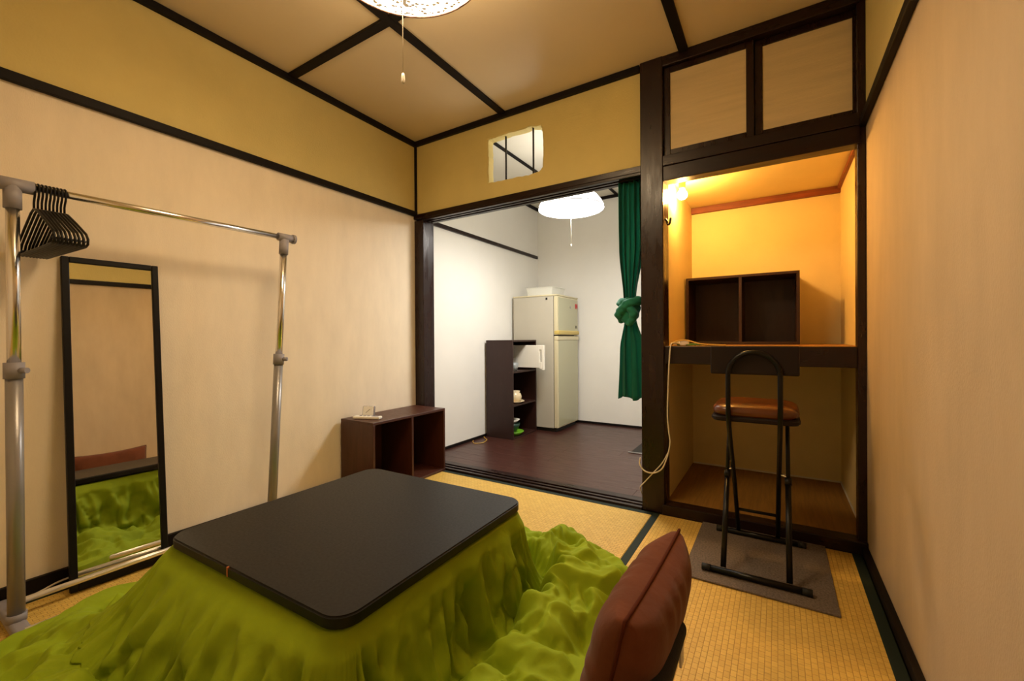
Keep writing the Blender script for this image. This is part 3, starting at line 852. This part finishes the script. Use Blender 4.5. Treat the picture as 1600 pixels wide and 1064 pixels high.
# ------------------------------------------------------------------ clock and remote on the low shelf
def clock():
    t = thing('alarm_clock', 'small silver alarm clock with white face on the low brown shelf', 'clock', (0.125, -0.545, 0.428))
    R = Matrix.Translation((0.125, -0.545, 0.4305)) @ Matrix.Rotation(math.radians(28), 4, 'Z') @ Matrix.Rotation(math.radians(-12), 4, 'X')
    def place(bm):
        bmesh.ops.transform(bm, matrix=R, verts=bm.verts[:]); return bm
    obj('case', place(box((-0.037, 0.0, 0.004), (0.037, 0.026, 0.068), 0.007, 3)), 'clock_case', t)
    f = obj('face', place(box((-0.030, -0.0015, 0.010), (0.030, 0.001, 0.062), 0.001, 1)), 'clock_face', t)
    obj('hour_hand', place(tube([(0, -0.003, 0.036), (0.013, -0.003, 0.046)], 0.0013, 6)), 'black_plastic', f)
    obj('minute_hand', place(tube([(0, -0.003, 0.036), (-0.012, -0.003, 0.024)], 0.001, 6)), 'black_plastic', f)
    obj('foot', place(box((-0.03, -0.002, -0.002), (0.03, 0.020, 0.005), 0.001, 1)), 'clock_case', t)
clock()
def remote():
    t = thing('remote_control', 'flat white remote control lying in front of the alarm clock', 'remote', (0.185, -0.60, 0.428))
    R = Matrix.Translation((0.165, -0.578, 0.4285)) @ Matrix.Rotation(math.radians(22), 4, 'Z')
    def place(bm):
        bmesh.ops.transform(bm, matrix=R, verts=bm.verts[:]); return bm
    obj('body', place(box((-0.085, -0.022, 0.0), (0.085, 0.022, 0.016), 0.005, 3)), 'white_plastic', t)
    for k in range(3): obj('button', place(box((-0.05 + 0.025 * k, -0.006, 0.0155), (-0.036 + 0.025 * k, 0.006, 0.018), 0.001, 1)), 'grey_plastic', t)
    obj('display', place(box((0.03, -0.013, 0.0155), (0.07, 0.013, 0.0168))), 'grey_plastic', t)
remote()

# ------------------------------------------------------------------ standing mirror leaning on the left wall
def mirror():
    t = thing('leaning_mirror', 'tall narrow black framed mirror leaning against the left wall', 'mirror', (0.075, -1.69, 0))
    hh, ww = 1.215, 0.285
    ang = math.radians(4.5)
    R = Matrix.Translation((0.100, -1.688, 0.002)) @ Matrix.Rotation(math.radians(MIRROR_YAW), 4, 'Z') @ Matrix.Rotation(-ang, 4, 'Y')
    def place(bm):
        bmesh.ops.transform(bm, matrix=R, verts=bm.verts[:]); return bm
    fw = 0.021
    obj('frame_stile', place(box((0.0, -ww / 2, 0.0), (0.020, -ww / 2 + fw, hh), 0.002, 1)), 'black_frame', t)
    obj('frame_stile', place(box((0.0, ww / 2 - fw, 0.0), (0.020, ww / 2, hh), 0.002, 1)), 'black_frame', t)
    obj('frame_rail', place(box((0.0, -ww / 2 + fw, hh - fw), (0.020, ww / 2 - fw, hh), 0.002, 1)), 'black_frame', t)
    obj('frame_rail', place(box((0.0, -ww / 2 + fw, 0.0), (0.020, ww / 2 - fw, fw + 0.012), 0.002, 1)), 'black_frame', t)
    obj('glass', place(box((0.004, -ww / 2 + fw, fw), (0.012, ww / 2 - fw, hh - fw))), 'mirror', t)
MIRROR_YAW = -2.2
mirror()

# ------------------------------------------------------------------ clothes rack and hangers
RX, RYL, RYR, RZ = 0.23, -1.975, -1.115, 1.388
def rack():
    t = thing('clothes_rack', 'chrome and grey clothes rack standing along the left wall', 'clothes rack', (RX, -1.55, 0))
    def post(yt, yb_):
        def at(z):
            k = z / RZ
            return Vector((RX, yb_ + (yt - yb_) * k, z))
        obj('lower_post', tube([at(0.03), at(0.80)], 0.0195, 18), 'grey_tube', t)
        c = obj('collar', tube([at(0.785), at(0.835)], 0.0235, 18), 'grey_plastic', t)
        p = at(0.81)
        obj('clamp_knob', tube([p + Vector((0.018, 0.010, 0)), p + Vector((0.034, 0.022, 0))], 0.009, 12), 'grey_plastic', c)
        obj('upper_post', tube([at(0.80), at(RZ - 0.02)], 0.0155, 18), 'chrome', t)
        j = obj('corner_joint', tube([at(RZ - 0.075), at(RZ - 0.005)], 0.0205, 18), 'grey_plastic', t)
        return j
    def foot(y):
        obj('foot', box((0.030, y - 0.020, 0.002), (0.405, y + 0.020, 0.034), 0.010, 3), 'grey_plastic', t, True)
        obj('foot_socket', tube([(RX, y, 0.03), (RX, y, 0.055)], 0.0235, 18), 'grey_plastic', t)
    jl = post(RYL, RYL); jr = post(RYR, RYR - 0.075)
    foot(RYL); foot(RYR - 0.075)
    obj('joint_sleeve', tube([(RX, RYL - 0.045, RZ), (RX, RYL + 0.045, RZ)], 0.0205, 18), 'grey_plastic', jl)
    obj('joint_sleeve', tube([(RX, RYR - 0.03, RZ + 0.006), (RX, RYR + 0.04, RZ + 0.006)], 0.0185, 18), 'grey_plastic', jr)
    obj('end_cap', tube([(RX, RYR + 0.04, RZ + 0.006), (RX, RYR + 0.052, RZ + 0.006)], 0.022, 18), 'grey_plastic', jr)
    obj('hanging_rod', tube([(RX, RYL - 0.07, RZ), (RX, RYR + 0.03, RZ + 0.006)], 0.0125, 18), 'chrome', t)
    for x, z in ((0.142, 0.052), (0.335, 0.036)):
        obj('base_rail', tube([(x, RYL, z), (x, RYR - 0.075, z)], 0.0095, 14), 'alu', t)
rack()

def hangers():
    rr = 0.0036
    r = 0.0165
    hook = [(r * math.cos(a), 0, r * math.sin(a)) for a in [math.radians(200 - 220 * k / 14) for k in range(15)]]
    hook = [(x, y, z) for x, y, z in hook]
    stem = hook[-1]
    # arms
    L = thing('clothes_hanger', 'black plastic clothes hanger in the cluster at the left end of the rack', 'hanger', (RX, -1.93, RZ), 'black hangers on the rack')
    o0 = Vector((RX, -1.93, RZ))
    def w(pts): return [o0 + Vector(p) for p in pts]
    hp = hook + [(0.012, 0, -0.022), (0.004, 0, -0.034), (0.0, 0, -0.044), (0.0, 0, -0.068)]
    obj('hook', tube(w(hp), 0.0030, 8), 'black_plastic', L)
    arm = []
    body = [(0.0, 0, -0.064), (-0.03, 0, -0.072), (-0.10, 0, -0.108), (-0.185, 0, -0.155), (-0.200, 0, -0.172), (-0.198, 0, -0.188), (-0.18, 0, -0.194),
            (0.0, 0, -0.194), (0.18, 0, -0.194), (0.198, 0, -0.188), (0.200, 0, -0.172), (0.185, 0, -0.155), (0.10, 0, -0.108), (0.03, 0, -0.072)]
    obj('shoulder_frame', tube(w(body), rr, 8, True), 'black_plastic', L)
    for s in (-1, 1):
        obj('strap_notch', tube(w([(s * 0.168, 0, -0.194), (s * 0.168, 0, -0.180), (s * 0.180, 0, -0.176)]), 0.003, 6), 'black_plastic', L)
    ysp = [-1.930 + 0.0086 * k for k in range(9)]
    ang = [1.5, 1.5, 1.2, 1.2, 1.5, 1.8, 1.8, 2.2, 2.6]
    nth = ['nearest', 'second nearest', 'third nearest', 'fourth nearest', 'fifth nearest', 'sixth nearest', 'seventh nearest', 'eighth nearest', 'farthest of nine from']
    dz = 0.0
    for k, (y, a) in enumerate(zip(ysp, ang)):
        o = L if k == 0 else copy_tree(L)
        o.location = (RX, y, RZ - 0.0005)
        o.rotation_euler = (0, 0, math.radians(a))
        o['label'] = 'black plastic clothes hanger %s%s the left post of the rack' % (nth[k], ' to' if k < 8 else '')
hangers()

# white cord along the left baseboard
tag(obj('white_cable', tube(spline([(0.040, -2.20, 0.006), (0.024, -2.05, 0.006), (0.0225, -1.97, 0.007), (0.024, -1.90, 0.012), (0.026, -1.84, 0.028), (0.026, -1.78, 0.03)]), 0.0035, 8), 'white_cord'),
    'thin white cord on the floor along the left baseboard behind the rack', 'cord')

# ------------------------------------------------------------------ carpet tile and folding stool
tag(obj('carpet_mat', box((1.935, -0.580, 0.0012), (2.415, -0.040, 0.0075), 0.001, 1), 'carpet'),
    'grey carpet mat on the tatami under the folding stool', 'mat')

def stool():
    z0 = 0.0078
    t = thing('folding_stool', 'tall black folding stool with padded brown seat facing the alcove', 'stool', (2.17, -0.31, 0))
    # seat
    bm = new()
    nu, nv = 48, 16
    def se(c, e): return math.copysign(abs(c) ** e, c)
    rows = []
    for j in range(nv + 1):
        ph = -math.pi / 2 + math.pi * j / nv
        rows.append([bm.verts.new((2.168 + 0.149 * se(math.cos(ph), 0.45) * se(math.cos(th), 0.38), -0.275 + 0.154 * se(math.cos(ph), 0.45) * se(math.sin(th), 0.38),
                                   0.610 + 0.031 * se(math.sin(ph), 0.75))) for th in [2 * math.pi * k / nu for k in range(nu)]])
    for A, B in zip(rows, rows[1:]):
        for k in range(nu): bm.faces.new((A[k], A[(k + 1) % nu], B[(k + 1) % nu], B[k]))
    bmesh.ops.remove_doubles(bm, verts=bm.verts[:], dist=1e-5)
    obj('seat', bm, 'brown_vinyl', t, True)
    obj('seat_edge', rounded_slab(2.168, -0.275, 0.300, 0.308, 0.572, 0.593, 0.040, 0.006), 'dark_vinyl', t)
    # back frame: one bent tube from the rear foot up over the arch and down again
    xl, xr, R = 2.083, 2.254, 0.0855
    zt = 0.843
    pts = [(xl + 0.010, -0.113, 0.035), (xl + 0.006, -0.26, 0.30), (xl + 0.001, -0.43, 0.555), (xl, -0.445, 0.60), (xl, -0.447, 0.70), (xl, -0.447, zt - R)]
    for k in range(1, 16):
        a = math.pi - math.pi * k / 16
        pts.append(((xl + xr) / 2 + R * math.cos(a), -0.447, zt - R + R * math.sin(a)))
    pts += [(xr, -0.447, zt - R), (xr, -0.447, 0.70), (xr, -0.445, 0.60), (xr - 0.001, -0.43, 0.555), (xr - 0.006, -0.26, 0.30), (xr - 0.010, -0.113, 0.035)]
    obj('back_frame', tube(pts, 0.0088, 14), 'black_tube', t)
    bk = box((2.020, -0.434, 0.757), (2.314, -0.418, 0.866), 0.005, 3)
    obj('backrest', bk, 'dark_vinyl', t)
    # front legs, thin tube sliding in a thicker one
    for x, s in ((2.068, -1), (2.279, 1)):
        a, b = Vector((x, -0.19, 0.573)), Vector((x, -0.495, 0.030))
        m = a.lerp(b, 0.42)
        up = obj('leg', tube([m, b], 0.0100, 14), 'black_tube', t)
        obj('inner_tube', tube([a, m], 0.0075, 14), 'black_tube', up)
        obj('leg_sleeve', tube([m - (b - a) * 0.012, m + (b - a) * 0.03], 0.0118, 14), 'black_plastic', up)
        p = a.lerp(b, 0.40)
        q = Vector((xl + 0.005 if s < 0 else xr - 0.005, -0.30, 0.36))
        obj('pivot_pin', tube([Vector((x, -0.315, 0.352)), Vector((q.x, -0.300, 0.362))], 0.005, 10), 'chrome', t)
        obj('seat_bracket', box((x - 0.012 * (1 if s < 0 else -1) - 0.010, -0.21, 0.545), (x + 0.012, -0.17, 0.575), 0.003, 1), 'black_tube', t)
    obj('stretcher', tube([(xl + 0.007, -0.175, 0.148), (xr - 0.007, -0.175, 0.148)], 0.0065, 10), 'black_tube', t)
    for y, x0, x1 in ((-0.505, 1.995, 2.345), (-0.110, 2.004, 2.346)):
        fb = obj('foot_bar', tube([(x0 + 0.02, y, z0 + 0.0125), (x1 - 0.02, y, z0 + 0.0125)], 0.0115, 14), 'black_tube', t)
        for a, b in ((x0, x0 + 0.03), (x1 - 0.03, x1)):
            obj('foot_cap', tube([(a, y, z0 + 0.0125), (b, y, z0 + 0.0125)], 0.0125, 14), 'rubber', fb)
stool()

# ------------------------------------------------------------------ fridge
def fridge():
    x0, x1, y0, y1, z0, z1 = -0.035, 0.415, 1.412, 1.905, 0.035, 1.315
    t = thing('fridge', 'tall ivory two-door fridge in the kitchen corner', 'fridge', ((x0 + x1) / 2, (y0 + y1) / 2, 0))
    obj('cabinet', box((x0, y0, z0), (x1, y1, z1), 0.006, 3), 'fridge', t)
    obj('top_cover', box((x0 - 0.003, y0 - 0.004, z1), (x1 + 0.045, y1 + 0.004, z1 + 0.014), 0.003, 2), 'fridge_trim', t)
    obj('door_gasket', box((x1, y0 + 0.008, z0 + 0.01), (x1 + 0.006, y1 - 0.008, z1 - 0.005)), 'dark_gap', t)
    zs = 0.930
    def door(za, zb, nm):
        d = obj(nm, box((x1 + 0.006, y0, za), (x1 + 0.045, y1, zb), 0.006, 3), 'fridge_trim', t)
        obj('door_skin', box((x1 + 0.0445, y0 + 0.022, za + 0.012), (x1 + 0.0475, y1 - 0.010, zb - 0.012), 0.001, 1), 'fridge_door', d)
        return d
    up = door(zs + 0.006, z1 - 0.002, 'freezer_door')
    lo = door(z0 + 0.005, zs - 0.004, 'fridge_door')
    obj('handle', box((x1 + 0.010, y0 - 0.004, zs + 0.010), (x1 + 0.062, y1 + 0.002, zs + 0.050), 0.010, 3), 'fridge_handle', up)
    obj('handle', box((x1 + 0.010, y0 - 0.003, zs - 0.045), (x1 + 0.052, y1 + 0.002, zs - 0.006), 0.006, 3), 'fridge_trim', lo)
    obj('plinth', box((x0 + 0.02, y0 + 0.02, 0.0005), (x1 + 0.02, y1 - 0.02, z0 + 0.002)), 'dark_gap', t)
    obj('hinge_patch', box((0.335, y0 - 0.002, 1.278), (0.355, y0 + 0.001, 1.300)), 'dark_gap', t)
    xs_ = x1 + 0.0478
    def mag(nm, bm, m, lab): tag(obj(nm, bm, m), lab, 'magnet')
    for k, yy in enumerate((1.842, 1.875)):
        b = lathe((0, 0, 0), [(0.0, 0.003), (0.013, 0.003), (0.014, 0.0)], 16)
        bmesh.ops.scale(b, vec=(2.0, 1, 1), verts=b.verts[:])
        bmesh.ops.rotate(b, verts=b.verts[:], cent=(0, 0, 0), matrix=Matrix.Rotation(math.pi / 2, 3, 'Y'))
        bmesh.ops.translate(b, verts=b.verts[:], vec=(xs_, yy, 1.235))
        mag('fridge_magnet', b, 'red_sticker', ('left' if k == 0 else 'right') + ' one of two red oval magnets on the freezer door')
    mag('fridge_magnet', box((xs_ - 0.0002, 1.838, 1.005), (xs_ + 0.004, 1.856, 1.035), 0.002, 1), 'black_plastic', 'small black magnet low on the freezer door')
    mag('fridge_magnet', box((xs_ - 0.0002, 1.70, 1.205), (xs_ + 0.003, 1.716, 1.228), 0.002, 1), 'grey_plastic', 'small grey magnet beside the red ovals on the freezer door')
fridge()

def open_tray(name, label, cat, lo, hi, m, wall=0.003, flare=0.012):
    x0, y0, z0 = lo; x1, y1, z1 = hi
    bm = new()
    def ring(e, z): return [bm.verts.new(p) for p in ((x0 - e, y0 - e, z), (x1 + e, y0 - e, z), (x1 + e, y1 + e, z), (x0 - e, y1 + e, z))]
    rs = [ring(-flare, z0), ring(0, z1 - 0.004), ring(0.008, z1 - 0.004), ring(0.008, z1), ring(-wall, z1), ring(-flare - wall, z0 + wall)]
    for A, B in zip(rs, rs[1:]):
        for k in range(4): bm.faces.new((A[k], A[(k + 1) % 4], B[(k + 1) % 4], B[k]))
    bm.faces.new(rs[0][::-1]); bm.faces.new(rs[-1])
    return tag(obj(name, bm, m), label, cat)
open_tray('dish_tray', 'translucent white plastic tray on top of the fridge', 'tray', (0.085, 1.475, 1.330), (0.375, 1.76, 1.415), 'clear_plastic')
open_tray('flat_tray', 'shallow white tray under the plastic tray on top of the fridge', 'tray', (0.02, 1.44, 1.3292), (0.05, 1.80, 1.352), 'clear_plastic', 0.002, 0.003) if False else None

# things on the kitchen shelf
def bowl(name, label, cat, c, prof, m):
    return tag(obj(name, lathe(c, prof, 28), m), label, cat)
def cutting_box():
    t = thing('storage_box_lid', 'white plastic tray with a slot handle sticking out of the kitchen shelf', 'tray', (0.20, 1.20, 0.608))
    R = Matrix.Translation((0.205, 1.235, 0.6085))
    def place(bm):
        bmesh.ops.transform(bm, matrix=R, verts=bm.verts[:]); return bm
    # upright thin tray: face towards the viewer, slot near its outer end
    def slab(nm, x0, x1, z0, z1): obj(nm, place(box((x0, -0.014, z0), (x1, 0.014, z1), 0.003, 1)), 'white_plastic', t)
    slab('panel', -0.19, 0.160, 0.020, 0.232)
    slab('handle_rail', 0.160, 0.182, 0.190, 0.232)
    slab('handle_rail', 0.160, 0.182, 0.012, 0.075)
    slab('handle_end', 0.182, 0.205, 0.0, 0.232)
cutting_box()
bowl('plastic_cup', 'grey translucent plastic cup on the top board of the kitchen shelf', 'cup', (0.205, 1.03, 0.6078), [(0.0, 0.0), (0.030, 0.0), (0.042, 0.075), (0.040, 0.075), (0.028, 0.003), (0.0, 0.003)], 'grey_cup')
bowl('saucer', 'cream ceramic plate under the round bowl on the kitchen shelf', 'plate', (0.172, 1.10, 0.3078), [(0.0, 0.0), (0.050, 0.0), (0.088, 0.018), (0.086, 0.021), (0.048, 0.005), (0.0, 0.005)], 'ceramic')
bowl('sugar_bowl', 'round cream ceramic bowl standing on a plate in the kitchen shelf', 'bowl', (0.168, 1.10, 0.3132), [(0.0, 0.0), (0.030, 0.0), (0.055, 0.018), (0.066, 0.050), (0.055, 0.082), (0.044, 0.090), (0.050, 0.104), (0.047, 0.105), (0.040, 0.090), (0.050, 0.078), (0.058, 0.050), (0.0, 0.01)], 'ceramic')
bowl('stacked_bowl', 'pale bowl stacked on the dark green one in the bottom of the kitchen shelf', 'bowl', (0.165, 1.06, 0.125), [(0.0, 0.0), (0.03, 0.0), (0.07, 0.035), (0.068, 0.036), (0.028, 0.004), (0.0, 0.004)], 'white_plastic')
bowl('green_bowl', 'dark green bowl in the bottom of the kitchen shelf', 'bowl', (0.165, 1.06, 0.0532), [(0.0, 0.0), (0.04, 0.0), (0.066, 0.05), (0.070, 0.072), (0.066, 0.072), (0.062, 0.05), (0.036, 0.004), (0.0, 0.004)], 'dark_green_plastic')
bowl('green_dish', 'bright green shallow plastic dish at the bottom of the kitchen shelf', 'dish', (0.172, 1.08, 0.0160), [(0.0, 0.0), (0.055, 0.0), (0.090, 0.030), (0.088, 0.036), (0.052, 0.006), (0.0, 0.006)], 'green_plastic')

# dark mat and cord ends on the kitchen floor
def entry_mat():
    t = thing('entrance_mat', 'black mat with grey metal edge on the kitchen floor behind the pillar', 'mat', (1.6, 1.25, 0))
    obj('mat_panel', box((1.262, 1.06, 0.0008), (2.0, 1.42, 0.006), 0.001, 1), 'dark_gap', t)
    obj('metal_edge', tube([(1.245, 1.045, 0.006), (2.0, 1.045, 0.006)], 0.005, 8), 'alu', t)
entry_mat()
tag(obj('power_cord', tube(spline([(-0.046, 0.90, 0.005), (0.0, 0.86, 0.004), (0.045, 0.82, 0.004), (0.075, 0.72, 0.004), (0.03, 0.66, 0.004), (-0.02, 0.70, 0.004), (-0.046, 0.74, 0.005)]), 0.0032, 6), 'yellow_cord'),
    'thin yellowish cord coiled on the kitchen floor by the tall shelf', 'cord')

# ------------------------------------------------------------------ tied green curtain
def curtain():
    t = thing('curtain', 'teal green curtain knotted in the middle, hanging beside the dark pillar', 'curtain', (1.56, 0.06, 1.765))
    def sheet(z0, z1, fx, nz, seed, nf):
        rnd = random.Random(seed)
        nu = 90
        ph = rnd.uniform(0, 6)
        bm = new()
        g = []
        for j in range(nz + 1):
            v = j / nz
            z = z0 + (z1 - z0) * v
            a, b, depth = fx(v)
            row = []
            for i in range(nu + 1):
                u = i / nu
                amp = depth * (0.75 + 0.25 * math.sin(9 * u + ph))
                y_ = 0.062 + amp * math.sin(u * 2 * math.pi * nf + 1.1 * math.sin(4 * u + ph) + 0.5 * v)
                zz = z + (0.010 * math.sin(u * 9 + ph) if j == 0 else 0)
                row.append(bm.verts.new((a + (b - a) * u + 0.004 * math.sin(u * 30 + v * 3), y_, zz)))
            g.append(row)
        for j in range(nz):
            for i in range(nu):
                f = bm.faces.new((g[j][i], g[j][i + 1], g[j + 1][i + 1], g[j + 1][i])); f.smooth = True
        bmesh.ops.solidify(bm, geom=bm.faces[:], thickness=0.0025)
        return bm
    sm = lambda x: x * x * (3 - 2 * x)
    # upper part: v=0 at the knot, v=1 at the lintel
    obj('upper_drape', sheet(1.10, 1.758, lambda v: (1.518 + (1.492 - 1.518) * sm(min(1, v * 2.2)), 1.590 + (1.634 - 1.590) * sm(min(1, v * 2.0)), 0.016 + 0.008 * v), 30, 1, 5.5), 'curtain', t)
    obj('lower_drape', sheet(0.566, 1.02, lambda v: (1.488 + 0.012 * v + 0.026 * sm(max(0, (v - 0.6) / 0.4)), 1.642 - 0.010 * v - 0.045 * sm(max(0, (v - 0.6) / 0.4)), 0.024 - 0.010 * v), 24, 2, 2.6), 'curtain', t)
    # knot: a tight ball of cloth with two bands wound round it
    from mathutils import noise
    core = bmesh.new()
    bmesh.ops.create_uvsphere(core, u_segments=40, v_segments=28, radius=1.0)
    for v in core.verts:
        p = v.co.copy()
        k = 1 + 0.10 * noise.noise(p * 2.2) + 0.05 * math.sin(7 * (p.z + 0.6 * p.x) + 2)
        v.co = Vector((1.553, 0.050, 1.050)) + Vector((p.x * 0.060 * k, p.y * 0.045 * k, p.z * 0.070 * k))
    kn = obj('knot', core, 'curtain', t, True)
    def strand(pts, rad, seed):
        sp = spline(pts, 8)
        bm = tube(sp, [rad * (0.9 + 0.1 * math.sin(k * 0.5 + seed)) for k in range(len(sp))], 22)
        for v in bm.verts:
            v.co += Vector((0.0025 * math.sin(v.co.z * 170 + seed), 0.0025 * math.sin(v.co.z * 210 + v.co.x * 90), 0))
        return bm
    obj('knot_band', strand([(1.606, 0.050, 1.100), (1.598, 0.020, 1.100), (1.555, 0.000, 1.080), (1.515, 0.012, 1.045), (1.505, 0.045, 1.020), (1.512, 0.07, 1.005)], 0.027, 0), 'curtain', kn)
    obj('knot_band', strand([(1.505, 0.060, 1.095), (1.525, 0.022, 1.100), (1.555, 0.004, 1.075), (1.588, 0.010, 1.035), (1.578, 0.025, 1.000), (1.552, 0.045, 0.985)], 0.024, 2), 'curtain', kn)
curtain()

# ------------------------------------------------------------------ cords, adaptor and hook by the alcove
tag(obj('hanging_cord', tube(spline([(1.815, 0.09, 0.866), (1.795, 0.0, 0.874), (1.786, -0.030, 0.850), (1.778, -0.037, 0.70), (1.772, -0.036, 0.52), (1.778, -0.038, 0.43), (1.785, -0.044, 0.37), (1.772, -0.048, 0.30),
        (1.745, -0.050, 0.235), (1.70, -0.052, 0.208), (1.655, -0.050, 0.215), (1.632, -0.042, 0.245), (1.634, -0.033, 0.275)]), 0.0036, 8), 'white_cord'),
    'long white cord hanging from the alcove shelf down the dark pillar', 'cord')
tag(obj('loose_cord', tube(spline([(1.775, -0.040, 0.32), (1.745, -0.044, 0.262), (1.70, -0.042, 0.205), (1.66, -0.038, 0.155), (1.636, -0.036, 0.125), (1.628, -0.010, 0.10), (1.626, 0.03, 0.06)]), 0.0028, 8), 'white_cord'),
    'thin white cord slanting across the foot of the dark pillar', 'cord')
tag(obj('green_cable', tube(spline([(1.80, 0.10, 0.8615), (1.87, 0.06, 0.863), (1.95, 0.055, 0.864), (1.985, 0.09, 0.863), (1.93, 0.12, 0.862), (1.85, 0.11, 0.868), (1.80, 0.07, 0.864)]), 0.0036, 8), 'green_cord'),
    'green cable lying in a loop on the alcove shelf', 'cable')
tag(obj('yellow_cable', tube(spline([(1.775, 0.05, 0.862), (1.80, 0.035, 0.880), (1.85, 0.045, 0.886), (1.92, 0.035, 0.868), (2.00, 0.045, 0.863), (2.03, 0.06, 0.862)]), 0.0036, 8), 'yellow_cord'),
    'yellowish cable curling along the front of the alcove shelf', 'cable')
def adaptor():
    t = thing('plug_adaptor', 'small white plug adaptor among the cables on the alcove shelf', 'plug', (1.83, 0.07, 0.8585))
    obj('body', box((1.812, 0.068, 0.8590), (1.856, 0.096, 0.888), 0.005, 3), 'white_plastic', t)
    obj('plug', box((1.783, 0.074, 0.864), (1.811, 0.090, 0.880), 0.004, 2), 'white_plastic', t)
adaptor()
tag(obj('wall_hook', tube(spline([(1.756, 0.02, 1.515), (1.766, 0.006, 1.500), (1.772, -0.006, 1.480), (1.782, -0.012, 1.482), (1.788, -0.012, 1.510)]), 0.0055, 8), 'hook'),
    'small black hook on the alcove side of the dark pillar', 'hook')
